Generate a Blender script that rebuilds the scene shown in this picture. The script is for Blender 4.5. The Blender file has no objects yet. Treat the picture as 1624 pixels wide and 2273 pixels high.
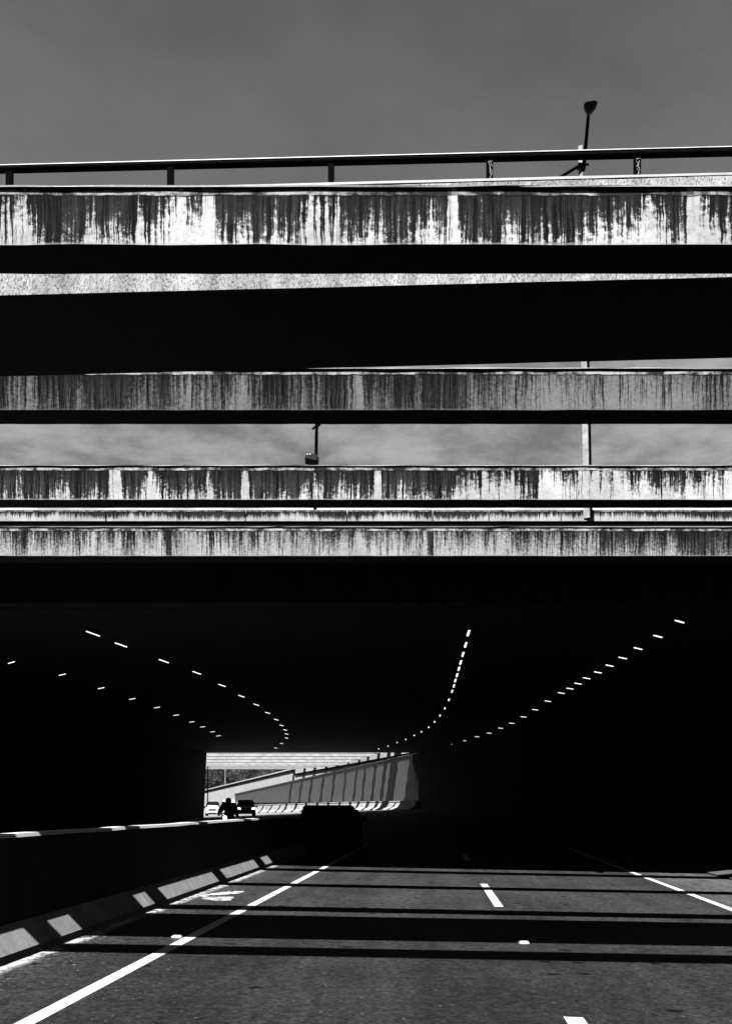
import bpy, bmesh, math, random
from mathutils import Vector, Matrix
random.seed(7)
R = math.radians
SC = bpy.context.scene
COL = SC.collection

# ------------------------------------------------------------------ camera
EYE = 1.6                      # eye height above the carriageway (metres)
cam = bpy.data.cameras.new('camera')
camo = bpy.data.objects.new('camera', cam); COL.objects.link(camo)
camo.location = (0, 0, EYE); camo.rotation_euler = (R(90), 0, 0)
cam.sensor_width = 36; cam.sensor_fit = 'AUTO'; cam.lens = 28.51
cam.shift_y = 0.2875
cam.clip_start = 0.05; cam.clip_end = 6000
SC.camera = camo
# ------------------------------------------------------------------ light
SUN = Vector((-0.161, -0.45, 1.0)).normalized()      # direction towards the sun
sl = bpy.data.lights.new('sun', 'SUN'); sl.energy = 5.0; sl.angle = R(0.5); sl.color = (1, 1, 1)
slo = bpy.data.objects.new('sun', sl); COL.objects.link(slo)
slo.rotation_euler = SUN.to_track_quat('Z', 'Y').to_euler(); slo.location = (-10, -30, 60)
ELEV = math.asin(SUN.z); ROT = math.atan2(SUN.x, SUN.y)
vs = SC.view_settings
SC.display_settings.display_device = 'sRGB'
vs.view_transform = 'Standard'; vs.look = 'None'; vs.gamma = 1; vs.use_curve_mapping = False
vs.exposure = 0.85
SC.cycles.diffuse_bounces = 0; SC.cycles.glossy_bounces = 2; SC.cycles.max_bounces = 4
SC.cycles.sample_clamp_indirect = 3


# ------------------------------------------------------------------ node helper
class G:
    def __init__(s, nt): s.nt = nt; s.l = nt.links
    def n(s, t, **k):
        o = s.nt.nodes.new(t)
        for a, b in k.items(): setattr(o, a, b)
        return o
    def put(s, sock, v):
        if hasattr(v, 'links'): s.l.new(v, sock)
        elif v is not None: sock.default_value = v
    def m(s, op, a, b=None, c=None, clamp=False):
        o = s.n('ShaderNodeMath', operation=op); o.use_clamp = clamp
        for i, v in enumerate((a, b, c)): s.put(o.inputs[i], v)
        return o.outputs[0]
    def add(s, a, b): return s.m('ADD', a, b)
    def mul(s, a, b): return s.m('MULTIPLY', a, b)
    def step(s, v, lo, hi, a=0.0, b=1.0):
        o = s.n('ShaderNodeMapRange', interpolation_type='SMOOTHSTEP')
        s.put(o.inputs[0], v)
        for i, x in zip((1, 2, 3, 4), (lo, hi, a, b)): s.put(o.inputs[i], x)
        return o.outputs[0]
    def xyz(s, x, y, z):
        o = s.n('ShaderNodeCombineXYZ')
        for i, v in enumerate((x, y, z)): s.put(o.inputs[i], v)
        return o.outputs[0]
    def sep(s, v):
        o = s.n('ShaderNodeSeparateXYZ'); s.l.new(v, o.inputs[0]); return o.outputs
    def obj(s): return s.n('ShaderNodeTexCoord').outputs['Object']
    def noise(s, vec, scale=1.0, detail=3.0, rough=0.55):
        o = s.n('ShaderNodeTexNoise'); s.put(o.inputs['Vector'], vec)
        o.inputs['Scale'].default_value = scale; o.inputs['Detail'].default_value = detail
        o.inputs['Roughness'].default_value = rough
        return o.outputs[0]
    def voro(s, vec, scale):
        o = s.n('ShaderNodeTexVoronoi'); o.voronoi_dimensions = '2D'; s.put(o.inputs['Vector'], vec); o.inputs['Scale'].default_value = scale
        return o.outputs
    def mix(s, f, a, b):           # scalar lerp
        return s.add(s.mul(a, s.m('SUBTRACT', 1.0, f)), s.mul(b, f))


def mat(name):
    m = bpy.data.materials.new(name); m.use_nodes = True
    g = G(m.node_tree); b = m.node_tree.nodes['Principled BSDF']
    b.inputs['Roughness'].default_value = 0.9
    b.inputs['Specular IOR Level'].default_value = 0.12
    return m, g, b


def setgrey(g, b, v):
    c = g.xyz(v, v, v); g.l.new(c, b.inputs['Base Color'])


def bump(g, b, h, strength, dist=0.02):
    o = g.n('ShaderNodeBump'); o.inputs['Strength'].default_value = strength
    o.inputs['Distance'].default_value = dist
    g.l.new(h, o.inputs['Height']); g.l.new(o.outputs[0], b.inputs['Normal'])


def grey(name, v, rough=0.7, spec=0.2, var=0.25, scale=6.0, metal=0.0):
    m, g, b = mat(name)
    n = g.noise(g.obj(), scale, 4)
    setgrey(g, b, g.mul(g.step(n, 0.2, 0.8, 1 - var, 1 + var), v))
    b.inputs['Roughness'].default_value = rough
    b.inputs['Specular IOR Level'].default_value = spec; b.inputs['Metallic'].default_value = metal
    return m


def glow(name, s):
    m, g, b = mat(name)
    b.inputs['Base Color'].default_value = (.8, .8, .8, 1)
    b.inputs['Emission Color'].default_value = (1, 1, 1, 1); b.inputs['Emission Strength'].default_value = s
    return m


# ------------------------------------------------------------------ world
w = bpy.data.worlds.new('World'); SC.world = w; w.use_nodes = True
g = G(w.node_tree); bg = w.node_tree.nodes['Background']
sk = g.n('ShaderNodeTexSky', sky_type='NISHITA'); sk.sun_disc = False
sk.sun_elevation = ELEV; sk.sun_rotation = ROT; sk.dust_density = 0.6; sk.air_density = 1.0
SKYS = 0.05
bg.inputs['Strength'].default_value = SKYS
bw = g.n('ShaderNodeRGBToBW'); g.l.new(sk.outputs[0], bw.inputs[0])
d = g.n('ShaderNodeTexCoord').outputs['Generated']
dx, dy, dz = g.sep(d)
qz = g.m('DIVIDE', dz, g.m('MAXIMUM', dy, .08))
hz = g.m('MAXIMUM', dz, 0.03)
cu = g.xyz(g.m('DIVIDE', dx, hz), g.m('DIVIDE', dy, hz), 0.0)          # cloud layer seen from below
c1 = g.noise(cu, 2.2, 6, 0.6); c2 = g.noise(cu, 3.4, 7, 0.65)
clear = g.mul(g.m('MINIMUM', bw.outputs[0], 1.7), g.mul(g.step(g.add(g.mul(c1, .7), g.mul(c2, .3)), .34, .68, 0.84, 1.08), g.step(qz, 1.0, .76, 1.0, 1.2)))
hazeamt = g.add(g.step(qz, 0.70, 0.55), g.mul(g.m('SUBTRACT', c2, .5), 0.55))
cloud = g.mul(g.mul(g.step(qz, 0.405, 0.375, 0.175, 0.60), g.step(dy, .1, .7, .3, 1.0)), 1.0 / SKYS)
skyv = g.mix(g.m('MINIMUM', g.m('MAXIMUM', g.mul(hazeamt, g.step(qz, .75, .58)), 0.0), 1.0), clear, g.mul(cloud, g.step(c2, .30, .68, .62, 1.38)))
skyv = g.mul(skyv, g.mul(g.step(dz, .76, .95, 1.0, .3), g.step(dy, -.05, .30, .35, 1.0)))   # unseen zenith and sky behind the camera dimmed to deepen shade
g.l.new(g.xyz(skyv, skyv, skyv), bg.inputs['Color'])


# ------------------------------------------------------------------ objects helper
def tag(o, label=None, cat=None, group=None, kind=None):
    if label: o['label'] = label
    if cat: o['category'] = cat
    if group: o['group'] = group
    if kind: o['kind'] = kind
    return o


def thing(name, loc, label, cat, group=None, rz=0.0):
    o = bpy.data.objects.new(name, None); COL.objects.link(o); o.empty_display_size = .2
    o.location = loc; o.rotation_euler = (0, 0, rz)
    return tag(o, label, cat, group)


class MB:
    def __init__(s): s.v = []; s.f = []
    def face(s, pts):
        i = len(s.v); s.v += [tuple(p) for p in pts]; s.f.append(tuple(range(i, i + len(pts))))
    def box(s, a, b, rot=None, org=None):
        x0, y0, z0 = a; x1, y1, z1 = b
        P = [Vector(p) for p in ((x0, y0, z0), (x1, y0, z0), (x1, y1, z0), (x0, y1, z0), (x0, y0, z1), (x1, y0, z1), (x1, y1, z1), (x0, y1, z1))]
        if rot is not None: P = [rot @ p + Vector(org) for p in P]
        i = len(s.v); s.v += [tuple(p) for p in P]
        s.f += [tuple(i + k for k in q) for q in ((0, 3, 2, 1), (4, 5, 6, 7), (0, 1, 5, 4), (1, 2, 6, 5), (2, 3, 7, 6), (3, 0, 4, 7))]
        return s
    def loft(s, rings, caps=True, closed=True):
        n = len(rings[0]); i = len(s.v)
        for r in rings: s.v += [tuple(p) for p in r]
        for k in range(len(rings) - 1):
            for j in range(n if closed else n - 1):
                a = i + k * n + j; b = i + k * n + (j + 1) % n
                s.f.append((a, b, b + n, a + n))
        if caps:
            s.f.append(tuple(i + j for j in reversed(range(n))))
            s.f.append(tuple(i + (len(rings) - 1) * n + j for j in range(n)))
        return s
    def tube(s, pts, rad, n=12):
        pts = [Vector(p) for p in pts]; rings = []
        for k, p in enumerate(pts):
            t = (pts[min(k + 1, len(pts) - 1)] - pts[max(k - 1, 0)]).normalized()
            u = t.orthogonal().normalized() if k == 0 else (u - t * u.dot(t)).normalized()
            v = t.cross(u); r = rad[k] if isinstance(rad, (list, tuple)) else rad
            rings.append([p + (u * math.cos(a) + v * math.sin(a)) * r for a in (2 * math.pi * j / n for j in range(n))])
        return s.loft(rings)
    def wheel(s, c, r, wd, prof=None, n=28):        # solid of revolution about X
        prof = prof or [(0, -wd / 2), (r * .92, -wd / 2), (r, -wd * .35), (r, wd * .35), (r * .92, wd / 2), (0, wd / 2)]
        rings = [[(c[0] + q[1], c[1] + max(q[0], .002) * math.cos(a), c[2] + max(q[0], .002) * math.sin(a)) for a in (2 * math.pi * j / n for j in range(n))] for q in prof]
        return s.loft(rings)
    def build(s, name, m, parent=None, loc=None, smooth=False, bevel=0.0):
        me = bpy.data.meshes.new(name); me.from_pydata(s.v, [], s.f); me.validate()
        bm = bmesh.new(); bm.from_mesh(me); bmesh.ops.recalc_face_normals(bm, faces=bm.faces)
        if smooth:
            for e in bm.edges:
                if len(e.link_faces) == 2 and e.calc_face_angle(0) > .75: e.smooth = False
        bm.to_mesh(me); bm.free()
        o = bpy.data.objects.new(name, me); COL.objects.link(o); me.materials.append(m)
        if parent: o.parent = parent
        if loc: o.location = loc
        if smooth:
            for p in me.polygons: p.use_smooth = True
        if bevel:
            md = o.modifiers.new('bevel', 'BEVEL'); md.width = bevel; md.segments = 2; md.limit_method = 'ANGLE'
        return o


F = 1800.0
def P(px, py, Y):          # survey point: photograph coordinates (1624 wide) at a measured distance
    return Vector(((px - 812) / F * Y, Y, EYE + (1790 - py) / F * Y))


def sm(a, b, x):
    t = min(1, max(0, (x - a) / (b - a))); return t * t * (3 - 2 * t)


def lerp(tab, x):
    if x <= tab[0][0]: (x0, y0), (x1, y1) = tab[0], tab[1]
    elif x >= tab[-1][0]: (x0, y0), (x1, y1) = tab[-2], tab[-1]
    else:
        for (x0, y0), (x1, y1) in zip(tab, tab[1:]):
            if x0 <= x <= x1: break
    return y0 + (y1 - y0) * (x - x0) / (x1 - x0)


def road_z(x, y):          # 2 % crossfall in the open, banked the other way round the bend past the tunnel
    xx = max(-20, min(14, x)); f = sm(30, 74, y)
    return (1 - f) * (-.02 * xx) + f * (1.15 + .04 * max(-30, min(8, x)))


# ------------------------------------------------------------------ materials
def streaky(name, H, seed, dirt, joints=(), white=.78, lip=True, fade=0.55, dark=.011, lit=None, contrast=.055):
    """weathered concrete fascia: run-off streaks that start under the drip line; z = 0 at the soffit edge"""
    m, g, b = mat(name)
    x, y, z = g.sep(g.obj())
    t = g.m('SUBTRACT', 1.0, g.mul(z, 1.0 / H))                 # 0 at top, 1 at soffit
    wob = g.mul(g.m('SUBTRACT', g.noise(g.xyz(g.mul(x, 3.0), seed, g.mul(z, 6.0)), 1, 3), .5), .035)
    xs = g.add(x, wob); kz = .43 / H
    big = g.noise(g.xyz(g.mul(x, .8), seed * 1.7, 0.0), 1.0, 2)
    mid = g.noise(g.xyz(g.mul(xs, 5.0 * kz), seed, g.mul(z, .30)), 1.0, 3, .6)
    st = g.noise(g.xyz(g.mul(xs, 30 * kz), seed + 3, g.mul(z, .7)), 1.0, 3, .65)
    fine = g.noise(g.xyz(g.mul(xs, 95 * kz), seed + 9, g.mul(z, 2.0)), 1.0, 3, .7)
    blot = g.noise(g.xyz(g.mul(x, 22 * kz), seed + 5, g.mul(z, 26 * kz)), 1.0, 6, .8)
    sub = lambda q, w_: g.mul(g.m('SUBTRACT', q, .5), w_)
    v = g.add(g.add(sub(mid, .62), sub(st, .60)), g.add(sub(fine, .44), sub(blot, .50)))
    v = g.add(v, g.add(sub(big, .55), g.mul(g.m('SUBTRACT', t, .62), fade * .5)))
    v = g.add(v, -dirt)
    for (jx, jw, ja) in joints:
        dj = g.m('ABSOLUTE', g.m('SUBTRACT', xs, jx))
        v = g.add(v, g.step(dj, jw * .45, jw * .75, ja * .62, 0.0))
    if lit:                                                     # slow change along the beam: grime, painted-in shade on the second
        v = g.add(v, g.step(x, lit[0], lit[1], lit[2], lit[3]))
    k = g.step(v, -contrast, contrast)
    tex = g.step(blot, .25, .7, .72, 1.12)
    soot = g.step(g.add(sub(fine, .5), g.add(sub(st, .8), sub(blot, .35))), -.12, .16, dark, dark * 7)
    soot = g.mul(soot, g.step(t, .12, .75, .55, 1.15))                                       # thickest just under the drip line
    base = g.mix(k, soot, g.mul(white, tex))
    line_ = g.step(g.add(g.add(sub(st, .5), sub(fine, .9)), sub(mid, .4)), -.06, -.13)      # thin black runs
    base = g.mul(base, g.m('SUBTRACT', 1.0, g.mul(g.mul(line_, g.step(v, .30, .05)), .94)))
    foot = g.mul(g.step(g.add(t, sub(blot, .06)), .955, .985), .45)                          # chipped paler foot
    base = g.mix(foot, base, g.mul(white, .75))
    grime = g.step(g.noise(g.xyz(g.mul(x, 1.1), seed + 12, g.mul(z, 1.2)), 1.0, 4, .6), .36, .60, .74, 1.0)   # broad cloudy soiling
    base = g.mul(base, grime)
    # drip line: grimy band, pale band, wavy dark line
    ln = g.add(t, g.mul(g.m('SUBTRACT', g.noise(g.xyz(g.mul(x, 4.0), seed + 2, 0.0), 1, 4, .7), .5), .10))
    band = g.mul(g.step(ln, .055, .085), g.step(ln, .135, .15, 1.0, 0.0))
    pale = g.step(g.noise(g.xyz(g.mul(x, 3.1), seed + 4, g.mul(z, 4)), 1, 4, .75), .40, .62, .03, .70)
    base = g.mix(g.mul(band, .92), base, pale)
    line = g.mul(g.step(ln, .142, .152), g.step(ln, .165, .178, 1.0, 0.0))
    line = g.mul(line, g.step(g.noise(g.xyz(g.mul(x, 2.3), seed + 6, 0.0), 1, 2), .35, .5))
    base = g.mul(base, g.m('SUBTRACT', 1.0, g.mul(line, .9)))
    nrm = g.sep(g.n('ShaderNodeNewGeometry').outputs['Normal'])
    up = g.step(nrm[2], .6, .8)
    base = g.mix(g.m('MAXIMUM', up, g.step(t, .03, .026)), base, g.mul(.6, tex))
    setgrey(g, b, base)
    bump(g, b, blot, .25, .01)
    return m


def concrete(name, v, seed=0.0, var=.35, sc=1.0, spots=0.0, rough=.92, bm=.2):
    m, g, b = mat(name)
    o = g.obj(); x, y, z = g.sep(o)
    a = g.noise(g.add_vec(o, seed) if hasattr(g, 'add_vec') else o, 1.3 * sc, 5, .65)
    f = g.noise(o, 26 * sc, 4, .7)
    s = g.noise(g.xyz(g.mul(x, 5 * sc), g.mul(y, 5 * sc), g.mul(z, .5 * sc)), 1.0, 4, .65)
    q = g.add(g.mul(a, .4), g.add(g.mul(f, .25), g.mul(s, .35)))
    col = g.mul(g.step(q, .3, .7, 1 - var, 1 + var), v)
    if spots:
        pit = g.noise(g.xyz(g.mul(x, 75 * sc), g.mul(y, 75 * sc), g.mul(z, 40 * sc)), 1.0, 2, .6)
        col = g.mul(col, g.step(pit, .40, .50, 1 - spots, 1.0))
    setgrey(g, b, col); b.inputs['Roughness'].default_value = rough
    bump(g, b, f, bm, .01)
    return m


M_conc = concrete('concrete', .42)
M_soffit = concrete('shaded_concrete', .06)  # shade under beams and deck put into the colour
M_pale = concrete('speckled_concrete', .62, var=.6, sc=1.2, spots=.6)
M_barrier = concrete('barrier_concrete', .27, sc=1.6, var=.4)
M_barrier_face = concrete('shaded_barrier_concrete', .04, sc=1.6, var=.6)  # shade of the upright face put into the colour
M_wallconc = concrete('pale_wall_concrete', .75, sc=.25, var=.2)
M_tunnel = concrete('dark_tunnel_lining', .03, sc=.5)  # one even dark tone for the whole lining
M_darkmetal = grey('dark_painted_steel', .003, .85, .015)
M_rail_top = grey('pale_steel', .8, .5, .3)
M_pole = grey('weathered_pole', .55, .8, .1, .35, 9)
M_lampbody = grey('dark_lamp_casing', .006, .5, .08)
M_lampglass = grey('lamp_glass', .06, .15, .5)
M_panel = grey('ribbed_cladding', .105, .5, .3, .2, 1.5)
M_soil = grey('dry_earth', .10, .95, .05, .4, .3)
M_bark = grey('bark', .06, .9, .1)
M_tyre = grey('tyre_rubber', .015, .85, .1)
M_rim = grey('wheel_rim', .4, .35, .5)
M_white = grey('white_car_paint', .8, .3, .5, .04)
M_black = grey('black_car_paint', .004, .4, .1, .04)
M_glass = grey('dark_car_glass', .008, .06, .5, .02)
M_trim = grey('black_plastic_trim', .012, .6, .2)
M_chrome = grey('bright_trim', .5, .25, .5)
M_lamp_on = glow('lit_headlamp', 4.0)
M_tube_on = glow('lit_tunnel_lamp', 0.75)
M_reflector = grey('headlamp_glass', .6, .15, .5)
M_jacket = grey('dark_jacket', .008, .85, .1)
M_skin = grey('skin', .05, .6, .2)

# road
m, g, b = mat('asphalt'); M_road = m
o = g.obj(); x, y, z = g.sep(o)
u = g.add(x, g.add(g.mul(y, -.077), 4.085))                       # metres from the barrier kerb
big = g.noise(o, .55, 5, .65); fine = g.noise(o, 24, 5, .85); agg = g.noise(o, 9, 6, .8)
track = g.noise(g.xyz(g.mul(g.add(x, g.mul(y, -.09)), 1.6), g.mul(y, .06), 0.0), 1.0, 3)
col = g.mul(g.step(g.add(g.mul(big, .5), g.mul(track, .5)), .34, .66, .60, 1.42), .0185)
col = g.mul(col, g.step(fine, .34, .66, .30, 1.8)); col = g.mul(col, g.step(agg, .34, .66, .62, 1.42))
col = g.mul(col, g.step(y, 5.0, 16.0, .9, 1.55))  # paler with distance: grazing brightness put into the colour
ur = g.add(x, g.mul(y, -.12))                                    # right shoulder is paler and dusty
col = g.mul(col, g.step(ur, 4.2, 5.0, 1.0, 2.3))
vd = g.voro(g.add(g.noise(o, 3, 2), 0) if False else o, 3.2)
vc = g.voro(o, 8.5)
chip = g.mul(g.m('MAXIMUM', g.mul(g.step(vd[0], .055, .03), g.step(g.sep(vd[1])[0], .86, .88)), g.mul(g.step(vc[0], .09, .04), g.step(g.sep(vc[1])[0], .90, .92))), g.step(g.add(u, g.mul(agg, 2.0)), 3.4, 1.8, .35, 1.0))
col = g.add(col, g.mul(chip, .20))
vd2 = g.voro(g.xyz(g.mul(x, .9), g.mul(y, 1.25), 0.0), 1.1)
hole = g.mul(g.step(g.add(vd2[0], g.mul(g.m('SUBTRACT', agg, .5), .10)), .085, .05), g.step(g.sep(vd2[1])[1], .55, .57))
col = g.mul(col, g.m('SUBTRACT', 1.0, g.mul(hole, .92)))
grit = g.step(g.add(u, g.mul(big, .5)), 1.25, .25)
gn = g.noise(o, 20, 5, .8)
col = g.add(col, g.mul(g.mul(grit, g.step(gn, .5, .66)), .10))
col = g.mul(col, g.m('SUBTRACT', 1.0, g.mul(g.mul(grit, g.step(gn, .47, .36)), .8)))
edge = g.mul(g.step(g.add(u, g.mul(g.m('SUBTRACT', agg, .5), .25)), .22, .06), g.step(g.noise(o, 7, 4, .7), .38, .55))
col = g.add(col, g.mul(edge, .45))
setgrey(g, b, col); b.inputs['Roughness'].default_value = .85; b.inputs['Specular IOR Level'].default_value = .15
bump(g, b, g.add(fine, g.mul(gn, grit)), .5, .01)

m, g, b = mat('road_paint'); M_paint = m
o = g.obj(); n1 = g.noise(o, 18, 5, .8); n2 = g.noise(o, 2.0, 3)
setgrey(g, b, g.mix(g.step(g.add(n1, g.mul(n2, .25)), .43, .54), .10, g.step(n1, .3, .8, .48, .66)))
m, g, b = mat('worn_road_paint'); M_wornpaint = m
o = g.obj(); n1 = g.noise(o, 11, 5, .8)
setgrey(g, b, g.step(n1, .42, .52, .018, .55))

# ================================================================== SETTING
# ground: one sheet to the horizon, low behind everything
mb = MB(); mb.face([(-3000, -3000, -2.2), (3000, -3000, -2.2), (3000, 3000, -2.2), (-3000, 3000, -2.2)])
tag(mb.build('ground', M_soil), kind='structure')

# carriageway
mb = MB()
ys = [-40, -20, -8, 0, 5, 10, 15, 20, 25] + list(range(28, 82, 3)) + [86, 92, 100, 110, 125, 150, 180, 220, 300]
xs = [-70, -45, -30, -22, -16, -12, -8, -5, -2, 0, 2, 4, 6, 8, 9.5, 11, 14]
i0 = 0
for yy in ys:
    for xx in xs: mb.v.append((xx, yy, road_z(xx, yy)))
for j in range(len(ys) - 1):
    for i in range(len(xs) - 1):
        a = j * len(xs) + i; mb.f.append((a, a + 1, a + 1 + len(xs), a + len(xs)))
road = tag(mb.build('road', M_road), kind='structure')


def strip(name, pts, wd, m=None, lift=.004, parent=road):
    mb = MB(); n = len(pts)
    L = []
    for k, (px, py) in enumerate(pts):
        a = Vector(pts[max(0, k - 1)]); c = Vector(pts[min(n - 1, k + 1)]); t = (c - a).normalized(); nn = Vector((t.y, -t.x))
        for sgn in (-.5, .5):
            q = Vector((px, py)) + nn * wd * sgn; L.append((q.x, q.y, road_z(q.x, q.y) + lift))
    mb.v = L
    for k in range(n - 1): mb.f.append((2 * k, 2 * k + 1, 2 * k + 3, 2 * k + 2))
    return mb.build(name, m or M_paint, parent)


def lin(p, q, n=14): return [(p[0] + (q[0] - p[0]) * k / n, p[1] + (q[1] - p[1]) * k / n) for k in range(n + 1)]


LL = lambda y: -2.48 + .0893 * (y - 5.79) + .05
strip('edge_line', lin((LL(-8), -8), (LL(34), 34)), .14)
CL = lambda y: 1.60 + .0819 * (y - 6.27)
for y0, y1 in ((3.2, 6.27), (13.25, 17.25), (25, 28)):
    strip('lane_dash', lin((CL(y0), y0), (CL(y1), y1), 4), .15)
RLN = lambda y: 6.08 + .117 * (y - 13.47)
strip('edge_line', lin((RLN(-8), -8), (RLN(34), 34)), .15)
# worn painted arrow-like marking beside the barrier
mb = MB()
def rp(px, py):
    dep = py - 1790; s = (px - 812) / F; Y = (F * EYE) / (dep - 36 * s) if True else 0
    return Vector((s * Y, Y, 0))
for poly in ([(440, 1988), (505, 1979), (545, 1978), (530, 1984), (470, 1988), (452, 1993)],
             [(447, 1995), (470, 1991), (520, 1991), (512, 1999), (480, 2000)]):
    mb.face([(q.x, q.y, road_z(q.x, q.y) + .004) for q in (rp(*p) for p in poly)])
mb.build('worn_marking', M_wornpaint, road)

# raised pavement markers
for (px, py, lab) in ((1162, 2094, 'white raised road stud alone between lanes, right of centre'), (393, 2081, 'white raised road stud beside the solid left edge line')):
    q = rp(px, py); mb = MB()
    ring = lambda s, zz: [(q.x + a * s, q.y + c * s, road_z(q.x, q.y) + zz) for a, c in ((-.06, -.035), (-.04, -.05), (.04, -.05), (.06, -.035), (.06, .035), (.04, .05), (-.04, .05), (-.06, .035))]
    mb.loft([ring(1, 0), ring(1, .01), ring(.75, .028)])
    tag(mb.build('road_stud', M_rail_top), lab, 'road stud')

# dusty verge and kerb at the right
mb = MB(); sec = []
VX = lambda y: 8.75 + .1 * (y - 19)
for k in range(30):
    yy = -10 + k * 1.4; x0 = VX(yy) + .06 * math.sin(yy * 2.1); z0 = road_z(x0, yy)
    sec.append([(x0, yy, z0 - .05), (x0, yy, z0 + .045), (x0 + .5, yy, z0 + .10), (x0 + 5, yy, z0 + .22), (x0 + 5, yy, z0 - .05)])
mb.loft(sec)
tag(mb.build('pavement', concrete('dusty_pavement', .10, sc=2, spots=.5)), kind='structure')

# earth banks behind the retaining walls, and over the tunnel
mb = MB()
mb.box((12.6, -60, -2), (160, 78, 6.0)); mb.box((-200, -60, -2), (-16.6, 78, 6.0)); mb.box((-16.5, 19.6, 7.85), (12.5, 76.5, 8.1))
tag(mb.build('terrain', M_soil), kind='structure')
for nm, xa, xb, lab in (('retaining_wall', 12.0, 12.55, 'concrete retaining wall along the right edge of the sunken road'),
                        ('retaining_wall', -16.55, -16.0, 'concrete retaining wall beyond the oncoming lanes on the left')):
    mb = MB(); mb.box((xa, -60, -1), (xb, 17.7, 6.1)); mb.box((xa - .08, -60, 6.11), (xb + .08, 17.7, 6.3))
    tag(mb.build(nm, M_conc), lab, 'wall')

# ------------------------------------------------------------------ overhead struts
def beam(Y, H, ht, th, mt, lab, x0=-16.3, x1=12.3, step=.35, lip=.014, liph=.011):
    """long concrete strut across the trench, with a thin projecting top arris and slightly chipped edges"""
    mb = MB(); n = int((x1 - x0) / step); rings = []
    rnd = random.Random(int(Y * 100))
    for k in range(n + 1):
        xx = x0 + (x1 - x0) * k / n; j = lambda s: rnd.uniform(-s, s)
        rings.append([(xx, j(.002), j(.004)), (xx, j(.002), ht - liph), (xx, -lip + j(.003), ht - liph + j(.003)), (xx, -lip + j(.003), ht + j(.003)),
                      (xx, th + lip, ht), (xx, th + lip, ht - liph), (xx, th, ht - liph), (xx, th, j(.003))])
    mb.loft(rings)
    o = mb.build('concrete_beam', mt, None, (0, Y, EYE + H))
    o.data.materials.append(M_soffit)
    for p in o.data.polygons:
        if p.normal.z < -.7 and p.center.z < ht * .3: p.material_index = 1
    return tag(o, lab, 'beam', 'concrete beams across the sunken road')


B1, B2, B3, B4 = (5.996, 4.154, .428, .33), (9.41, 4.60, .483, .35), (12.98, 4.91, .548, .36), (16.62, 5.135, .598, .51)
X1 = lambda px: (px - 812) / F * B1[0]
beam(*B1, streaky('stained_concrete_near', B1[2], 1.3, .045, ((X1(465), .09, .5), (X1(30), .2, .3), (X1(700), .22, .24), (X1(745), .05, .3), (X1(1003), .06, .45), (X1(1537), .07, .5), (X1(1320), .5, -.13), (X1(1180), .3, -.1)), white=.86, dark=.010),
     'nearest overhead concrete beam, black run-off stains on white, in front of the handrail')
X2 = lambda px: (px - 812) / F * B2[0]
beam(*B2, streaky('stained_shaded_concrete', B2[2], 7.1, .05, ((X2(413), .1, .3), (X2(795), .09, .4), (X2(30), .2, .15), (X2(1000), .3, -.15), (X2(230), .4, -.15)), white=.29, fade=.3, dark=.007, lit=(X2(1000), X2(1200), -.06, .12), contrast=.17),  # stains, plus the footbridge's shade put into the grey
     'dull grey streaked concrete beam just above the wide strip of sky')
X3 = lambda px: (px - 812) / F * B3[0]
beam(*B3, streaky('stained_concrete_dark', B3[2], 13.7, .04, ((X3(255), .16, .45), (X3(545), .1, .5), (X3(330), .1, .25), (X3(840), .1, .4), (X3(100), .3, .08), (X3(1295), .16, .3), (X3(700), .06, .3)), white=.86, dark=.012, fade=.55, lit=(X3(800), X3(1250), -.05, .08)),
     'black and white streaked concrete beam with the wide strip of sky above it')
X4 = lambda px: (px - 812) / F * B4[0]
beam(*B4, streaky('stained_concrete_pale', B4[2], 21.9, -.03, ((X4(375), .10, -.35), (X4(470), .10, -.22), (X4(955), .10, -.5), (X4(1560), .4, -.1)), white=.62, fade=.5, lit=(X4(1150), X4(1450), 0, -.12), contrast=.14),
     'lowest pale streaked concrete beam, directly above the black tunnel mouth')

# ------------------------------------------------------------------ footbridge with handrail
SL = .0253
br = thing('footbridge', (0, 6.99, EYE + 4.487), 'sloping concrete footbridge with dark handrail, behind the nearest stained beam', 'bridge')
def along(mb, prof, x0=-16, x1=12.3, n=70, j=.0):
    rings = []
    for k in range(n + 1):
        xx = x0 + (x1 - x0) * k / n
        rings.append([(xx, py + random.uniform(-j, j), pz + SL * xx + random.uniform(-j, j)) for py, pz in prof])
    return mb.loft(rings)
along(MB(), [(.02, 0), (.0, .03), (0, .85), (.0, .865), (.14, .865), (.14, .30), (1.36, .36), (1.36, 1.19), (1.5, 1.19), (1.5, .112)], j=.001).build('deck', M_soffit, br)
fas = along(MB(), [(-.03, -.022), (-.03, .85), (-.003, .85), (-.003, -.022)], j=.001).build('parapet_face', M_pale, br)
along(MB(), [(-.034, .853), (-.034, .873), (.16, .873), (.16, .853)], j=.001).build('coping', M_rail_top, br)
RY = .06
XB = lambda px: (px - 812) / F * 7.05
dark_line = MB()
dark_line.tube([(xx, RY, SL * xx * .93 + 1.122) for xx in [-16 + k for k in range(29)]], .029, 14)
ro = dark_line.build('handrail', M_darkmetal, br, smooth=True)
along(MB(), [(RY - .022, 1.151), (RY - .020, 1.159), (RY + .02, 1.159), (RY + .02, 1.151)]).build('handrail_highlight', M_rail_top, br)  # added pale strip drawing the sunlit top edge
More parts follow.
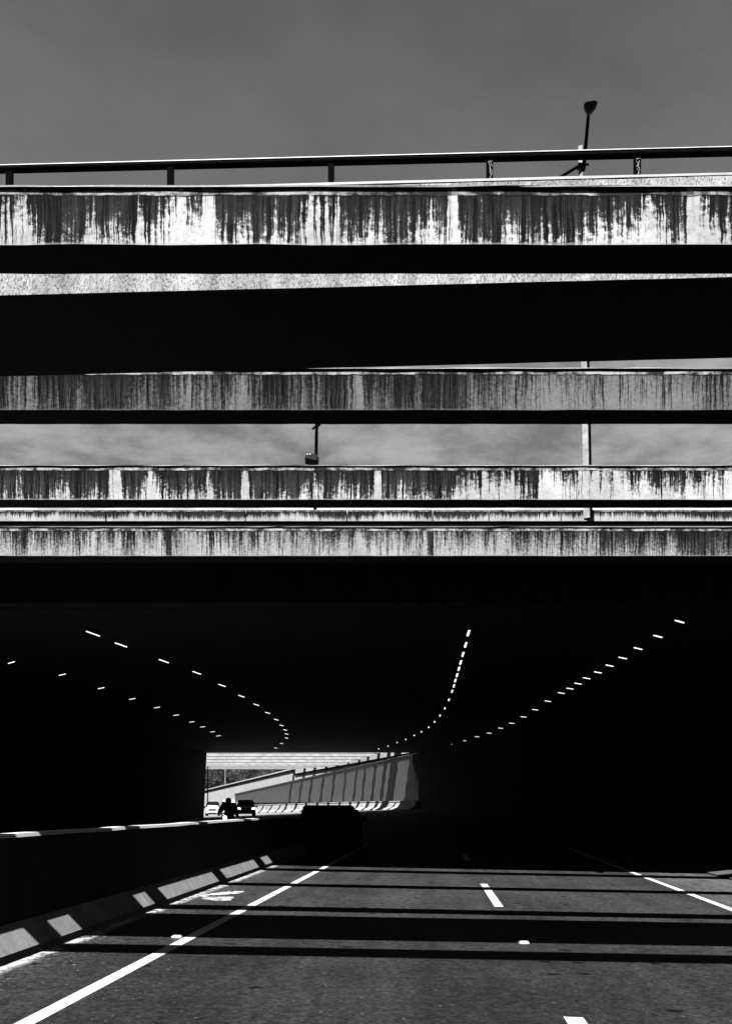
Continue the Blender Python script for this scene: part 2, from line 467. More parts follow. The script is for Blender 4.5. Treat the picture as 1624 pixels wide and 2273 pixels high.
for px in (-335, 22, 379, 735, 1086, 1413, 1740, 2060):
    xx = XB(px); zb = .873 + SL * xx; zt = 1.107 + SL * xx * .93
    mb = MB(); mb.box((xx - .027, RY - .02, zb + .006), (xx + .027, RY + .02, zt)); mb.box((xx - .05, RY - .05, zb), (xx + .05, RY + .05, zb + .008))
    po = mb.build('post', M_darkmetal, br)
    if px in (1086, 1413):
        gm = MB()
        if px == 1086: ln = [[(-.015, .160), (.02, .162)], [(-.015, .16), (0, .13), (0, .09), (.008, .065)], [(.004, .155), (.02, .125)], [(.0, .11), (.014, .10), (.016, .08), (.008, .06), (-.005, .045)], [(.0, .045), (.008, .03), (.016, .045)]]
        else: ln = [[(-.02, .15), (.018, .155)], [(-.018, .14), (.0, .12), (-.012, .10), (.012, .09)], [(.01, .14), (.0, .10), (.016, .07)], [(-.01, .085), (.006, .065), (.0, .045)], [(.0, .06), (.014, .05)]]
        for l in ln: gm.tube([(xx + a, RY - .024, zb + c * 1.25) for a, c in l], .0022, 5)
        gm.build('graffiti', M_rail_top, po)

# ------------------------------------------------------------------ tunnel
HC = lambda y: 4.75 + (y - 20) * .0044                      # lamp height above eye
tn = thing('tunnel', (0, 18, 0), 'long black road tunnel with rows of small lamps, curving to a bright exit', 'tunnel')
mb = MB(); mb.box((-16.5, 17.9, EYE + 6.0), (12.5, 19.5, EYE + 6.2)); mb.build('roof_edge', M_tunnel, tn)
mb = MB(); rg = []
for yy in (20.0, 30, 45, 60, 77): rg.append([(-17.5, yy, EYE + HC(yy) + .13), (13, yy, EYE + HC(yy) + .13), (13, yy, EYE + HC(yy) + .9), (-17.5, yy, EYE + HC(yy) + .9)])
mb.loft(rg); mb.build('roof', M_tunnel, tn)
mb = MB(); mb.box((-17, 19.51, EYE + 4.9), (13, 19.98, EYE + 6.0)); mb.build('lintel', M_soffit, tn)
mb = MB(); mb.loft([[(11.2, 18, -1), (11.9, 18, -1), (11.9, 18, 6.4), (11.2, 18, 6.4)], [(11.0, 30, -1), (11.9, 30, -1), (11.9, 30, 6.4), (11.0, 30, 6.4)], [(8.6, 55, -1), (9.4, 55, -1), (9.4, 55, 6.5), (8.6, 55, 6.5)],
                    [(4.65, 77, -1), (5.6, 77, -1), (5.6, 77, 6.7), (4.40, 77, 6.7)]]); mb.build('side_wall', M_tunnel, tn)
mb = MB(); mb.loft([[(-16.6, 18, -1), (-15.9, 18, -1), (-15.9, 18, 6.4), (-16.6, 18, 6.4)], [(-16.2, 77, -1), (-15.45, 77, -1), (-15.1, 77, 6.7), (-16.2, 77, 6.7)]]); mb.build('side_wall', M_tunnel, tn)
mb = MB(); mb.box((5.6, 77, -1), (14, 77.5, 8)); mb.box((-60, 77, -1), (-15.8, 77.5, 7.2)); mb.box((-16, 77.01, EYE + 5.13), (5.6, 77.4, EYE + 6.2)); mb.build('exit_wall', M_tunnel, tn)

for c in tn.children: c.location = (0, -18, 0)

# roof-edge parapet over the mouth, panels with an overhanging face
pp = thing('concrete_parapet', (0, 19.0, EYE + 6.2), 'thin far parapet of stained panels, just above the lowest beam', 'parapet')
Ms = streaky('stained_parapet', .27, 31.0, .02, white=.75, fade=.9)
xs_p = [-16.2, -13.6, -11.1, -8.6, (235 - 812) / F * 18.9, (545 - 812) / F * 18.9, (770 - 812) / F * 18.9, (960 - 812) / F * 18.9, (1085 - 812) / F * 18.9, (1245 - 812) / F * 18.9, (1455 - 812) / F * 18.9, (1585 - 812) / F * 18.9, 10.3, 12.3]
for a, c in zip(xs_p, xs_p[1:]):
    mb = MB(); mb.box((a + .012, -.10, 0), (c - .012, .0, .27)); mb.build('panel', Ms, pp, (0, 0, .445), bevel=.006)
mb = MB(); mb.box((-16.2, .004, -.1), (12.3, .2, .69)); mb.build('upstand', M_conc, pp)

# tunnel lamps
rowA = [(26, 1470), (139, 1497), (225, 1527), (294, 1551), (349, 1570), (391, 1587), (426, 1602), (450, 1613), (472, 1624), (485, 1633)]
rowB = [(207, 1406), (269, 1431), (364, 1467), (437, 1493), (493, 1521), (536, 1545), (569, 1564), (594, 1582), (613, 1597), (625, 1610), (633, 1620), (636, 1629), (636, 1638), (625, 1650), (612, 1660)]
rowC = [(1039, 1405), (1033, 1431), (1027, 1452), (1022, 1470), (1018, 1484), (1014, 1498), (1010, 1510), (1007, 1522), (1003, 1534), (996, 1553), (987, 1572), (976, 1588), (964, 1602), (951, 1614), (935, 1624), (919, 1632), (900, 1641), (881, 1648), (861, 1656), (840, 1662)]
rowD = [(1507, 1379), (1459, 1412), (1415, 1439), (1381, 1460), (1352, 1477), (1326, 1492), (1301, 1505), (1282, 1517), (1264, 1528), (1245, 1538), (1215, 1556), (1187, 1575), (1161, 1591), (1135, 1605), (1110, 1616), (1085, 1627), (1058, 1635), (1032, 1644), (1006, 1652), (980, 1660)]
ORD = ['nearest', 'second', 'third', 'fourth', 'fifth', 'sixth', 'seventh', 'eighth', 'ninth', 'tenth', 'eleventh', 'twelfth', 'thirteenth', 'fourteenth', 'fifteenth', 'sixteenth', 'seventeenth', 'eighteenth', 'nineteenth', 'twentieth']
proto = {}
for rn, row, (ox, oy), wd in (('far left row', rowA, (.36, -.34), .07), ('long left row', rowB, (.16, .62), .10), ('bent row right of centre', rowC, (.04, .70), .15), ('straight right hand row', rowD, (.34, .29), .11)):
    L = math.hypot(ox, oy); rz = math.atan2(oy, ox)
    wd *= .42; hs = MB(); hs.box((-L / 2 - .03, -wd * .6, .0), (L / 2 + .03, wd * .6, .10))
    df = MB()
    rr = [[(-L / 2 if k == 0 else (L / 2 if k == 3 else (-L / 2 + .03 if k == 1 else L / 2 - .03)), yy * (1 if k in (1, 2) else .6), zz) for yy, zz in ((-wd / 2, 0), (-wd * .4, -.02), (wd * .4, -.02), (wd / 2, 0))] for k in range(4)]
    df.loft(rr)
    for k, (px, py) in enumerate(row):
        Y = 4.66 / ((1790 - py) / F - .0044)
        q = P(px, py, Y)
        sc_ = 1 + (Y - 20) / 200
        t = thing('ceiling_lamp', q, '%s lit lamp from the tunnel mouth in the %s' % (ORD[k], rn), 'lamp', 'lit ceiling lamps in the tunnel', rz)
        t.scale = (1, sc_, sc_)
        if k == 0:
            h0 = hs.build('housing', M_trim, t, (0, 0, .0)); d0 = df.build('diffuser', M_tube_on, t, (0, 0, .0))
        else:
            for s in (h0, d0):
                c = s.copy(); COL.objects.link(c); c.parent = t

# ------------------------------------------------------------------ median barrier (left)
bar = thing('median_barrier', (-3.54, 7.86, 0), 'long concrete median barrier with shade-darkened face and sunlit sloping toe, left of the road', 'barrier')
hd = math.atan2(1.0, .079)
def bx(y): return -3.48 + .077 * (y - 7.86)
sec_face, sec_toe, sec_top = [], [], []
ysb = [-6 + .8 * k for k in range(50)]
rnd = random.Random(3)
for yy in ysb:
    x0 = bx(yy) + 3.54; z0 = road_z(bx(yy), yy); yl = yy - 7.86
    jt = rnd.uniform(-.006, .006)
    q = lambda dx, dz: (x0 + dx, yl, z0 + dz)
    sec_toe.append([q(-.02, -.1), q(0, -.1), q(0, .085), q(-.175, .335), q(-.21, .335), q(-.21, -.1)])
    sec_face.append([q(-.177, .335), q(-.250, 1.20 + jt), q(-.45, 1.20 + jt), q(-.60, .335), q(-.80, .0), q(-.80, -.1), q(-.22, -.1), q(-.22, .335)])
    sec_top.append([q(-.246, 1.204 + jt), q(-.262, 1.245 + jt), q(-.43, 1.245 + jt), q(-.444, 1.204 + jt)])
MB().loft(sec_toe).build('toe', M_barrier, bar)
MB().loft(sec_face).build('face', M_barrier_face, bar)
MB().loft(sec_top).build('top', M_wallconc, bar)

# ------------------------------------------------------------------ street lamps above the tunnel
lp = thing('street_lamp', (4.76, 17.5, EYE + 6.2), 'tall street lamp on a pale pole at upper right, arm and head against sky', 'street lamp')
O = Vector((4.76, 17.5, EYE + 6.2)); T = lambda px, py, Y: P(px, py, Y) - O
base = T(1302, 1152, 17.5); base.z = -.0; top = T(1287.5, 326, 17.5)
rg = []
for f_, a_ in ((0, .066), (.4, .060), (.75, .052), (1, .045)):
    c = base.lerp(top, f_); rg.append([c + Matrix.Rotation(R(-24), 3, 'Z') @ Vector((u_ * a_, v_ * a_, 0)) for u_, v_ in ((-1, -1), (1, -1), (1, 1), (-1, 1))])
MB().loft(rg).build('pole', M_pole, lp, bevel=.008)
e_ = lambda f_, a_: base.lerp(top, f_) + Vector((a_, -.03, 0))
MB().tube([e_(0, .088), e_(.4, .080), e_(.88, .066)], .026, 8).build('shade_strip', M_darkmetal, lp, smooth=True)  # added dark strip for the pole's shaded right side
a0, a1 = T(1294, 378, 17.38), T(1305.5, 250, 16.4)
MB().tube([a0, a0.lerp(a1, .5), a1], [.042, .038, .034], 10).build('arm', M_darkmetal, lp, smooth=True)
cl = T(1289, 371, 17.49); mb = MB(); mb.box((-.07, -.08, -.02), (.09, .08, .02), Matrix.Identity(3), cl); mb.tube([cl + Vector((-.09, -.09, .01)), cl + Vector((.14, -.09, -.02))], .02, 8)
mb.build('clamp', M_darkmetal, lp)
b0, b1 = T(1281, 370, 17.42), T(1180, 432, 17.3)
MB().tube([b0, b1], .03, 10).build('brace', M_darkmetal, lp, smooth=True)
hd0, hd1 = T(1306.5, 251, 16.38), T(1311, 224, 16.06)
ax = (hd1 - hd0).normalized(); sx = Vector((1, .05, .0)).normalized(); sx = (sx - ax * sx.dot(ax)).normalized(); nz = sx.cross(ax)
L = (hd1 - hd0).length
rings = []; lens = []
for t_, wv, hv in ((-.06, .035, .035), (.05, .07, .05), (.25, .105, .07), (.55, .13, .075), (.8, .132, .065), (.95, .105, .045), (1.0, .05, .02)):
    c = hd0 + ax * L * t_
    rings.append([c + sx * wv * math.cos(a) + nz * hv * math.sin(a) * (1.0 if math.sin(a) > 0 else .45) for a in (2 * math.pi * j / 18 for j in range(18))])
MB().loft(rings).build('lamp_head', M_lampbody, lp, smooth=True)
mb = MB(); R3 = Matrix((sx, ax, nz)).transposed()
mb.box((-.085, L * .35, -.042), (.085, L * .82, -.033), R3, hd0); mb.build('lamp_glass', M_lampglass, lp)
mb = MB()
for k in (-1, 0, 1): mb.box((k * .05 - .012, L * .66, -.047), (k * .05 + .012, L * .78, -.043), R3, hd0)
mb.build('lamp_chip', M_rail_top, lp)

fl = thing('flood_lamp', (-1.15, 19.90, EYE + 6.2), 'black floodlight box on a thin dark pole, in the wide sky strip', 'street lamp')
O = Vector((-1.15, 19.90, EYE + 6.2)); Tq = lambda px, py, Y=19.60: P(px, py, Y) - O
p0 = Tq(698, 1200); p1 = Tq(703.5, 905)
MB().tube([p0, p1], [.045, .038], 12).build('pole', M_darkmetal, fl, smooth=True)
MB().tube([Tq(702, 945, 19.56), Tq(694, 952, 19.40)], .026, 8).build('stub', M_darkmetal, fl, smooth=True)
MB().tube([Tq(703, 948, 19.60), Tq(716, 934, 19.70)], .034, 8).build('brace', M_darkmetal, fl, smooth=True)
c = Tq(692, 1020, 19.45); rot = Matrix.Rotation(R(14), 3, 'Y') @ Matrix.Rotation(R(-12), 3, 'X')
mb = MB(); mb.box((-.15, -.12, -.085), (.13, .12, .085), rot, c); mb.box((.13, -.10, -.06), (.17, .10, .05), rot, c); mb.build('lamp_head', M_lampbody, fl, bevel=.012)
for q0, q1 in (((-.125, -.126, .01), (-.10, -.121, .05)), ((-.07, -.126, .03), (-.04, -.121, .06))):
    mb = MB(); mb.box(q0, q1, rot, c); mb.build('lamp_glass', M_rail_top, fl)

# ================================================================== BEYOND THE EXIT
wp = [(935, 75), (915, 78.2), (892, 81), (868, 84.5), (844, 88), (820, 92), (800, 97), (776, 103), (751, 109), (727, 114), (702, 119), (679, 124), (656, 129), (620, 139), (580, 151), (540, 164), (500, 178), (457, 195), (425, 208)]
yt = sorted((a, c) for a, c in wp)
WY = lambda px: sum(lerp(yt, px + dd) for dd in (-36, -24, -12, 0, 12, 24, 36)) / 7
ptop = [(523, 1763.5), (867, 1686.5)]
wtop = [(425, 1760), (457, 1752), (654, 1704), (657, 1701), (727, 1690), (868, 1668), (935, 1655)]
ledge = [(425, 1763), (457, 1756), (654, 1709), (656, 1719), (868, 1680.5), (935, 1668)]
jtop = [(425, 1790), (570, 1788), (700, 1784), (800, 1781.5), (935, 1780)]
pbot = [(523, 1782), (935, 1779.5)]
def wsample(a, c, st):
    out = []; k = int(abs(c - a) / st)
    for i in range(k + 1): out.append(a + (c - a) * i / k)
    return out
def wpt(px, py, off=0.0):
    Y = WY(px); p = P(px, py, Y)
    pa, pb = P(px - 3, py, WY(px - 3)), P(px + 3, py, WY(px + 3))
    t = (pb - pa); t.z = 0; t.normalize(); n = Vector((t.y, -t.x, 0))
    if n.y > 0: n = -n
    return p + n * off
rw = thing('retaining_wall', P(700, 1806, WY(700)), 'tall sunlit wall with ribbed cladding seen through the tunnel exit', 'wall')
O = rw.location.copy()
rg = []
for px in wsample(425, 935, 6):
    a, c = wpt(px, lerp(wtop, px)), wpt(px, lerp(wtop, px), -.5); zb = -1.0
    rg.append([(p.x - O.x, p.y - O.y, zz - O.z) for p, zz in ((a, zb), (a, a.z), (c, c.z), (c, zb))])
MB().loft(rg).build('wall', M_wallconc, rw)
mb = MB(); T0, T1 = [], []
n = 0
for px in wsample(523, 935, 1.1):
    off = .22 if (n // 2) % 2 else .16; n += 1
    a = wpt(px, lerp(ptop, px), off) - O; c = wpt(px, lerp(pbot, px), off) - O; e = wpt(px, lerp(ptop, px), .02) - O; h = wpt(px, lerp(pbot, px), .02) - O
    T0.append([a, c, h, e])
mb.loft(T0); mb.build('ribbed_cladding', M_panel, rw)
mb = MB(); mb.loft([[wpt(px, lerp(ptop, px) + d1, o1) - O for d1, o1 in ((-1.6, .3), (0.3, .3), (0.3, .0), (-1.6, .0))] for px in wsample(523, 935, 6)]); mb.build('cladding_cap', M_panel, rw)
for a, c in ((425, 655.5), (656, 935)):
    mb = MB(); mb.loft([[wpt(px, lerp(ledge, px) + d1, o1) - O for d1, o1 in ((-1.6, .12), (1.8, .12), (1.8, .0), (-1.6, .0))] for px in wsample(a, c, 5)]); mb.build('dark_line', M_darkmetal, rw)  # added dark strip drawing the shadow line of the ledge

jb = thing('jersey_barrier', P(700, 1806, WY(700)), 'pale concrete barrier with flared foot at the base of the ribbed wall', 'barrier')
rg = []
for px in wsample(425, 935, 6):
    Y = WY(px); a = wpt(px, 1800, .30); zb = road_z(a.x, a.y); zt = P(px, lerp(jtop, px), Y).z; zt = max(zt, zb + .6)
    r_ = []
    for off, f in ((1.15, 0), (1.12, .08), (.72, .35), (.5, 1), (.30, 1), (.30, 0)):
        p = wpt(px, 1800, off); r_.append((p.x - O.x, p.y - O.y, zb + (zt - zb) * f - O.z))
    rg.append(r_)
MB().loft(rg).build('barrier_body', concrete('stained_barrier_concrete', .5, sc=.6, var=.6), jb)
rg = []
for px in wsample(425, 935, 6):
    Y = WY(px); zt = P(px, lerp(jtop, px), Y).z
    rg.append([tuple(wpt(px, 1800, off).xy - O.xy) + (zt + dz - O.z,) for off, dz in ((.56, .01), (.56, .12), (.29, .12), (.29, .01))])
MB().loft(rg).build('coping', M_wallconc, jb)

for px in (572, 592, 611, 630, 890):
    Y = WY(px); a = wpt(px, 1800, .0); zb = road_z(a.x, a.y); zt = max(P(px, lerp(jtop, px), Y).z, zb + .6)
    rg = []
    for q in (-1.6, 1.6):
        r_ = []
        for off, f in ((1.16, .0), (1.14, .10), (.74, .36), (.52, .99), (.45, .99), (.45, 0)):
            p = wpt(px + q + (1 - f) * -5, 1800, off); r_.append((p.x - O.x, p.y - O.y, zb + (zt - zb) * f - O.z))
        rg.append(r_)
    MB().loft(rg).build('joint', M_trim, jb)  # dark slanting bars laid across the barrier

# struts beyond the exit: soffit line measured where each meets the wall
fb = [(893, 1655), (868, 1664), (844, 1671.5), (820, 1679), (800, 1685.5), (776, 1692.3), (751, 1698.2), (727, 1701.2), (702, 1703.4), (679, 1705.2), (656, 1707.3)]
Mf = streaky('far_beam_concrete', .62, 41, -.30, white=.78, fade=.2)
fl_lab = ['broad first beam past the tunnel exit', 'second beam past the tunnel exit, mostly behind its lintel', 'third beam past the tunnel exit, just under its lintel',
          'fourth beam past the tunnel exit, topmost with its whole face in view', 'fifth beam past the tunnel exit', 'sixth beam past the tunnel exit', 'seventh beam past the tunnel exit', 'eighth beam past the tunnel exit, thin and bright',
          'ninth beam past the tunnel exit, thin and bright', 'tenth beam past the tunnel exit, next to last', 'last and lowest beam past the tunnel exit, over the treetops']
for k, (px, py) in enumerate(fb):
    q = P(px, py, WY(px)); th = 2.1 if k == 0 else .95; ht = .62
    mb = MB(); rg = []
    for i in range(41):
        xx = .6 - i * 1.1
        rg.append([(xx, xx * .02, 0), (xx, xx * .02, ht), (xx, th + xx * .02, ht), (xx, th + xx * .02, 0)])
    mb.loft(rg); o = mb.build('far_beam', Mf, None, q)
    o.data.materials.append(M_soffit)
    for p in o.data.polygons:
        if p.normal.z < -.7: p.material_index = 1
    tag(o, 'pale concrete ' + fl_lab[k], 'beam', 'concrete beams beyond the tunnel exit')

# pole lamps outside
for (px, y0, y1, Y, wdt, m, lab) in ((500, 1752, 1706, 184, .22, M_pole, 'thin pale lamp post in front of the dark trees beyond the exit'), (461, 1800, 1690, 118, .20, M_darkmetal, 'dark post at the left edge of the tunnel exit')):
    q = P(px, y0, Y); tp = P(px, y1, Y); hgt = tp.z - q.z
    t = thing('lamp_post', q, lab, 'lamp post')
    MB().tube([(0, 0, -2.5), (0, 0, hgt)], [wdt / 2, wdt / 2.6], 10).build('pole', m, t)
    MB().tube([(0, 0, hgt - .05), (.5, -.4, hgt + .25), (1.3, -1, hgt + .3)], .05, 6).build('arm', m, t)
    mb = MB(); mb.box((1.1, -1.15, hgt + .24), (1.7, -.85, hgt + .36)); mb.build('lamp_head', m, t, bevel=.03)

# wooded slope and trees
mb = MB(); rg = []
for k in range(24):
    xx = -120 + k * 8
    rg.append([(xx, 236 + 4 * math.sin(xx * .2), -2), (xx, 240 + 4 * math.sin(xx * .2), 9 + 1.5 * math.sin(xx * .31)), (xx, 290, 22 + 2 * math.sin(xx * .17)), (xx, 340, -2)])
mb.loft(rg); tag(mb.build('hill', grey('dark_undergrowth', .02, .95, .05, .6, .5)), kind='structure')
m, g, b = mat('foliage'); M_leaf = m
ob = g.obj(); setgrey(g, b, g.step(g.noise(ob, 1.6, 3), .46, .64, .008, .2)); b.inputs['Roughness'].default_value = .5; b.inputs['Specular IOR Level'].default_value = .3
tr = [(468, 222, 11, 'leafy tree at the left edge of the tunnel exit view'), (505, 218, 12, 'broad leafy tree behind the thin pale lamp post'), (542, 224, 12, 'dark tree between lamp post and ribbed wall, beyond the exit'), (585, 220, 13, 'dark bushy tree above the middle of the far wall'), (630, 226, 14, 'rightmost dark tree, just under the lowest far beams')]
for (px, Y, hgt, lab) in tr:
    q = P(px, 1790, Y); q.z = 1.0
    t = thing('leafy_tree', q, lab, 'tree', 'trees beyond the tunnel exit')
    tm = MB(); tm.tube([(0, 0, -2), (.1, 0, hgt * .3), (.3, .1, hgt * .62)], [.3, .22, .1], 8)
    for k in range(5):
        a = k * 1.3; tm.tube([(.1, 0, hgt * (.28 + .06 * k)), (math.cos(a) * 1.6, math.sin(a) * 1.4, hgt * (.45 + .07 * k))], [.12, .04], 6)
    tm.build('trunk', M_bark, t)
    lm = MB(); rnd = random.Random(px)
    cl = [(rnd.gauss(0, 1.7), rnd.gauss(0, 1.5), hgt * rnd.uniform(.22, .95), rnd.uniform(.9, 1.7)) for _ in range(26)]
    for (cx, cy, cz, cr) in cl:
        for _ in range(95):
            v = Vector((rnd.gauss(0, 1), rnd.gauss(0, 1), rnd.gauss(0, 1))).normalized() * cr * rnd.uniform(.5, 1)
            c = Vector((cx, cy, cz)) + v; s = rnd.uniform(.14, .30)
            a = Vector((rnd.gauss(0, 1), rnd.gauss(0, 1), rnd.gauss(0, .6))).normalized() * s; bb = a.orthogonal().normalized() * s * .6
            lm.face([c - a, c - bb, c + a, c + bb])
    lm.build('crown', M_leaf, t)

# ------------------------------------------------------------------ vehicles (front towards -Y in local space)
def vehicle(name, loc, rz, L, W, H, kind, paint, lab, cat, lit=False, rear=False):
    t = thing(name, loc, lab, cat, None, rz)
    gc = .2
    if kind == 'van': st = [(0, .35, .80, .80), (.04, .25, .98, .99), (.16, .22, 1.12, 1.13), (.24, .2, 1.18, 1.30), (.42, .2, 1.2, H), (.95, .2, 1.2, H), (1, .3, 1.15, H * .95)]
    elif kind == 'suv': st = [(0, .4, .75, .75), (.03, .25, .95, .96), (.22, .22, 1.08, 1.09), (.27, .2, 1.1, 1.14), (.42, .2, 1.1, H), (.9, .2, 1.1, H), (1, .35, 1.05, 1.2)]
    else: st = [(0, .35, .62, .62), (.03, .22, .78, .79), (.24, .2, .92, .93), (.29, .2, .94, .97), (.47, .2, .95, H), (.80, .2, .96, H * .97), (.97, .25, .92, 1.0), (1, .35, .85, .86)]
    body, cab = MB(), MB(); r1, r2 = [], []
    for f, zb, zs, zr in st:
        w = W / 2 * (.86 if f in (0, 1) else (.95 if f < .05 else 1)); y = (f - .5) * L
        r1.append([(-w * .9, y, zb), (-w, y, (zb + zs) * .5), (-w * .97, y, zs - .05), (-w * .9, y, zs), (w * .9, y, zs), (w * .97, y, zs - .05), (w, y, (zb + zs) * .5), (w * .9, y, zb)])
        if zr > zs + .005:
            wr = w * (.93 - .13 * (zr - zs) / (H - zs + .3))
            r2.append([(-w * .93, y, zs - .01), (-wr * .93, y, zr - .10 * (zr - zs)), (-wr * .82, y, zr), (wr * .82, y, zr), (wr * .93, y, zr - .10 * (zr - zs)), (w * .93, y, zs - .01)])
    body.loft(r1).build('body', paint, t, smooth=False, bevel=.03)
    cab.loft(r2).build('cabin', paint, t, bevel=.02)
    # windscreen / rear screen from the cabin slope
    fs = [s for s in st if s[3] > s[2] + .005]
    def screen(nm, s0, s1, out):
        (f0, _, a0_, z0), (f1, _, a1_, z1) = s0, s1
        y0, y1 = (f0 - .5) * L, (f1 - .5) * L
        zl = a0_ + .08; zh = z1 - .12 * (z1 - a1_)
        ya = y0 + (y1 - y0) * max(0, (zl - z0)) / max(.01, z1 - z0); yb = y0 + (y1 - y0) * (zh - z0) / (z1 - z0)
        mb = MB(); wl, wh = W * .44, W * .37
        mb.loft([[(-wl, ya + out, zl), (wl, ya + out, zl), (wh, yb + out, zh), (-wh, yb + out, zh)], [(-wl, ya + out * .2, zl), (wl, ya + out * .2, zl), (wh, yb + out * .2, zh), (-wh, yb + out * .2, zh)]])
        mb.build(nm, M_glass, t)
    screen('windscreen', fs[0], fs[1], -.03); screen('rear_window', fs[-1], fs[-2], .03)
    for s in (-1, 1):
        mb = MB(); ya, yb = (fs[1][0] - .5) * L + .1, (fs[-2][0] - .5) * L - .1; zs = fs[1][2] + .08; zh = H - .16
        mb.loft([[(s * (W * .462 + o1), ya - .25, zs), (s * (W * .462 + o1), yb, zs), (s * (W * .405 + o1), yb, zh), (s * (W * .405 + o1), ya, zh)] for o1 in (0, .03)]); mb.build('side_window', M_glass, t)
        mb = MB(); yh = -.5 * L; zh = st[1][2]
        mb.loft([[(s * W * .28, yh - .015, zh - .16), (s * W * .45, yh + .06, zh - .14), (s * W * .45, yh + .06, zh - .01), (s * W * .30, yh - .0, zh - .03)], [(s * W * .28, yh + .12, zh - .16), (s * W * .45, yh + .2, zh - .14), (s * W * .45, yh + .2, zh - .01), (s * W * .30, yh + .12, zh - .03)]])
        mb.build('headlight', M_lamp_on if lit else M_reflector, t)
        mb = MB(); mb.box((s * W * .36 - .12, .5 * L - .02, .75), (s * W * .36 + .12, .5 * L + .03, .95)); mb.build('tail_light', M_trim, t)
        mb = MB(); ym = (fs[0][0] - .5) * L + .3; mb.box((s * (W * .5 + .1) - .1, ym, fs[0][2] + .02), (s * (W * .5 + .1) + .1, ym + .12, fs[0][2] + .2)); mb.build('mirror', M_trim if paint is M_white else paint, t, bevel=.03)
        for f in (.18, .80):
            wo = MB().wheel((s * (W / 2 - .1), (f - .5) * L, .32), .32, .22).build('wheel', M_tyre, t)
            MB().wheel((s * (W / 2 + .005), (f - .5) * L, .32), .2, .03).build('rim', M_rim, wo)
    zf = st[1][2]
    mb = MB(); mb.box((-W * .26, -.5 * L - .03, zf - .20), (W * .26, -.5 * L + .1, zf - .06)); gr = mb.build('grille', M_trim, t)
    mb = MB(); mb.box((-W * .43, -.5 * L - .06, .30), (W * .43, -.5 * L + .1, .58)); mb.build('bumper', paint, t, bevel=.05)
    mb = MB(); mb.box((-W * .3, -.5 * L - .075, .34), (W * .3, -.5 * L - .05, .42)); mb.build('air_intake', M_trim, t)
    if kind == 'suv':
        for s in (-1, 1):
            MB().tube([(s * W * .34, (f_ - .5) * L, H + .06) for f_ in (.45, .85)], .02, 6).build('roof_rail', M_chrome, t)
    return t


def on_road(px, Y):
    x_ = (px - 812) / F * Y; return (x_, Y, road_z(x_, Y))
vehicle('parked_van' if False else 'van', on_road(473, 106), R(8), 4.6, 1.75, 1.88, 'van', M_white, 'white van with dark grille and windscreen, leftmost vehicle beyond the exit', 'van')
vehicle('car', on_road(508, 101), R(10), 4.6, 1.95, 1.95, 'suv', M_white, 'white tall car with roof rails, mostly hidden behind the motorcyclist', 'car')
vehicle('car', on_road(545, 73.5), R(10), 4.2, 1.68, 1.48, 'car', M_black, 'black car with both headlights lit, right of the motorcyclist', 'car', lit=True)
vehicle('car', (-1.22, 29.5, road_z(-1.2, 29.5)), R(180 - 5), 4.4, 1.86, 1.62, 'van', M_black, 'dark vehicle silhouetted low in the tunnel, before the ribbed wall', 'car')

# ------------------------------------------------------------------ motorcycle and rider
ML = on_road(506, 38); ML = (ML[0], 38, road_z(ML[0], 38) + .0)
top_need = P(507, 1773, 38).z
mc = thing('motorcycle', ML, 'dark oncoming motorcycle with a lit round headlight', 'motorcycle', None, R(-4))
for yy, nm in ((-.68, 'wheel'), (.68, 'wheel')):
    wo = MB().wheel((0, yy, .31), .31, .12, [(.20, -.05), (.28, -.06), (.31, -.02), (.31, .02), (.28, .06), (.20, .05)]).build(nm, M_tyre, mc, smooth=True)
    MB().wheel((0, yy, .31), .2, .03).build('rim', M_rim, wo)
mb = MB(); rg = []
for y, w_, z0, z1 in ((-.38, .10, .55, .90), (-.25, .17, .45, 1.0), (0, .2, .35, 1.02), (.2, .16, .38, .84), (.55, .14, .55, .82), (.9, .08, .72, .86)):
    rg.append([(w_ * math.cos(a), y, (z0 + z1) / 2 + (z1 - z0) / 2 * math.sin(a)) for a in (2 * math.pi * j / 12 for j in range(12))])
mb.loft(rg); mb.build('body', M_black, mc, smooth=True)
for s in (-1, 1): MB().tube([(s * .09, -.68, .31), (s * .09, -.42, 1.0)], .026, 8).build('fork', M_darkmetal, mc)
MB().tube([(-.40, -.25, 1.06), (-.22, -.34, 1.09), (0, -.40, 1.04), (.22, -.34, 1.09), (.40, -.25, 1.06)], .016, 8).build('handlebar', M_darkmetal, mc)
for s in (-1, 1):
    MB().tube([(s * .3, -.3, 1.07), (s * .36, -.3, 1.2)], .008, 6).build('mirror_stem', M_darkmetal, mc)
mb = MB(); mb.loft([[(r * math.cos(a), y, .88 + r * math.sin(a)) for a in (2 * math.pi * j / 16 for j in range(16))] for y, r in ((-.42, .08), (-.52, .105), (-.57, .10))]); mb.build('headlamp_shell', M_trim, mc)
mb = MB(); mb.loft([[(r * math.cos(a), y, .88 + r * math.sin(a)) for a in (2 * math.pi * j / 16 for j in range(16))] for y, r in ((-.571, .095), (-.60, .07), (-.61, .02))]); mb.build('headlight', M_lamp_on, mc)
mb = MB(); mb.box((-.12, .1, .84), (.12, .75, .92)); mb.build('seat', M_trim, mc, bevel=.03)

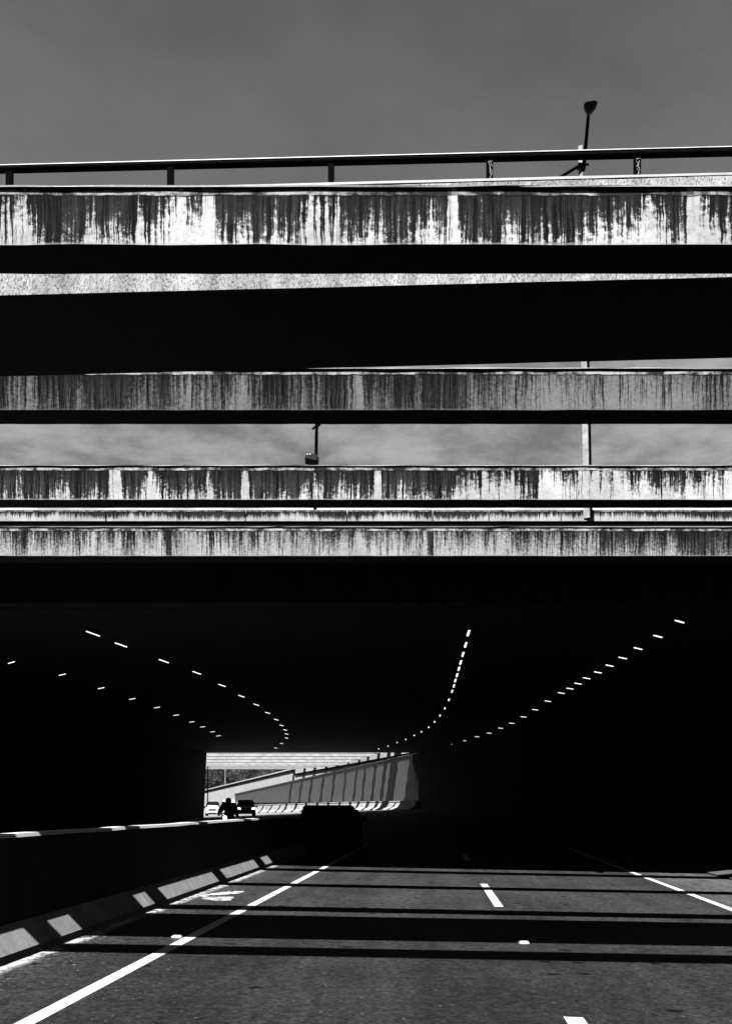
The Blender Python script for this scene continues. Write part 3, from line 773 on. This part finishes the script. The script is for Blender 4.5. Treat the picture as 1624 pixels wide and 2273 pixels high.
ps = thing('person', ML, 'motorcyclist in helmet and bulky dark jacket, riding towards the tunnel mouth', 'person', None, R(-4))
def skin(name, verts, edges, rads, m, parent, root=0):
    me = bpy.data.meshes.new(name); me.from_pydata(verts, edges, []); o = bpy.data.objects.new(name, me); COL.objects.link(o); o.parent = parent
    md = o.modifiers.new('skin', 'SKIN'); md.use_smooth_shade = True
    for i, v in enumerate(me.skin_vertices[0].data):
        r = rads[i]; v.radius = (r, r) if not isinstance(r, tuple) else r; v.use_root = (i == root)
    s = o.modifiers.new('sub', 'SUBSURF'); s.levels = 1; s.render_levels = 2
    me.materials.append(m); return o
HZ = top_need - ML[2]                                     # helmet top above the road
s0 = max(-.12, min(.3, HZ - 1.62))
V = [(0, .28, .98), (0, .24, 1.15), (0, .18, 1.32 + s0 * .6), (0, .16, 1.40 + s0), (0, .13, 1.50 + s0)]
E = [(0, 1), (1, 2), (2, 3), (3, 4)]; RD = [.20, .23, .25, .11, .11]
for s in (-1, 1):
    b = len(V)
    V += [(s * .24, .17, 1.35 + s0 * .8), (s * .37, .06, 1.14 + s0 * .4), (s * .38, -.20, 1.09), (s * .37, -.29, 1.085)]; RD += [.15, .125, .075, .045]
    E += [(2, b), (b, b + 1), (b + 1, b + 2), (b + 2, b + 3)]
    for k in range(4):                                     # fingers closed over the grip
        c = len(V); xx = s * (.34 + .022 * k)
        V += [(xx, -.325, 1.095), (xx, -.33, 1.06), (xx, -.30, 1.04)]; RD += [.011, .010, .009]; E += [(b + 3, c), (c, c + 1), (c + 1, c + 2)]
    c = len(V); V += [(s * .335, -.27, 1.05), (s * .325, -.25, 1.03)]; RD += [.012, .010]; E += [(b + 3, c), (c, c + 1)]
    b = len(V)
    V += [(s * .14, .22, .94), (s * .27, -.12, .86), (s * .22, .12, .50), (s * .22, .08, .34), (s * .23, -.08, .31)]; RD += [.12, .085, .06, .045, .045]
    E += [(0, b), (b, b + 1), (b + 1, b + 2), (b + 2, b + 3), (b + 3, b + 4)]
skin('body', V, E, RD, M_jacket, ps)
hm = MB(); hc = Vector((0, .10, 1.55 + s0 - .03)); rg = []
for k in range(11):
    ph = -math.pi / 2 + .15 + (math.pi - .2) * k / 10
    rg.append([hc + Vector((.145 * math.cos(ph) * math.cos(a), .165 * math.cos(ph) * math.sin(a), .155 * math.sin(ph))) for a in (2 * math.pi * j / 18 for j in range(18))])
ho = hm.loft(rg).build('helmet', M_black, ps, smooth=True)
mb = MB(); mb.loft([[hc + Vector((.148 * math.cos(a), .169 * math.sin(a), z)) for a in [math.pi * (1.2 + .6 * j / 8) for j in range(9)]] for z in (-.03, .05)], caps=False, closed=False); mb.build('visor', M_glass, ho)
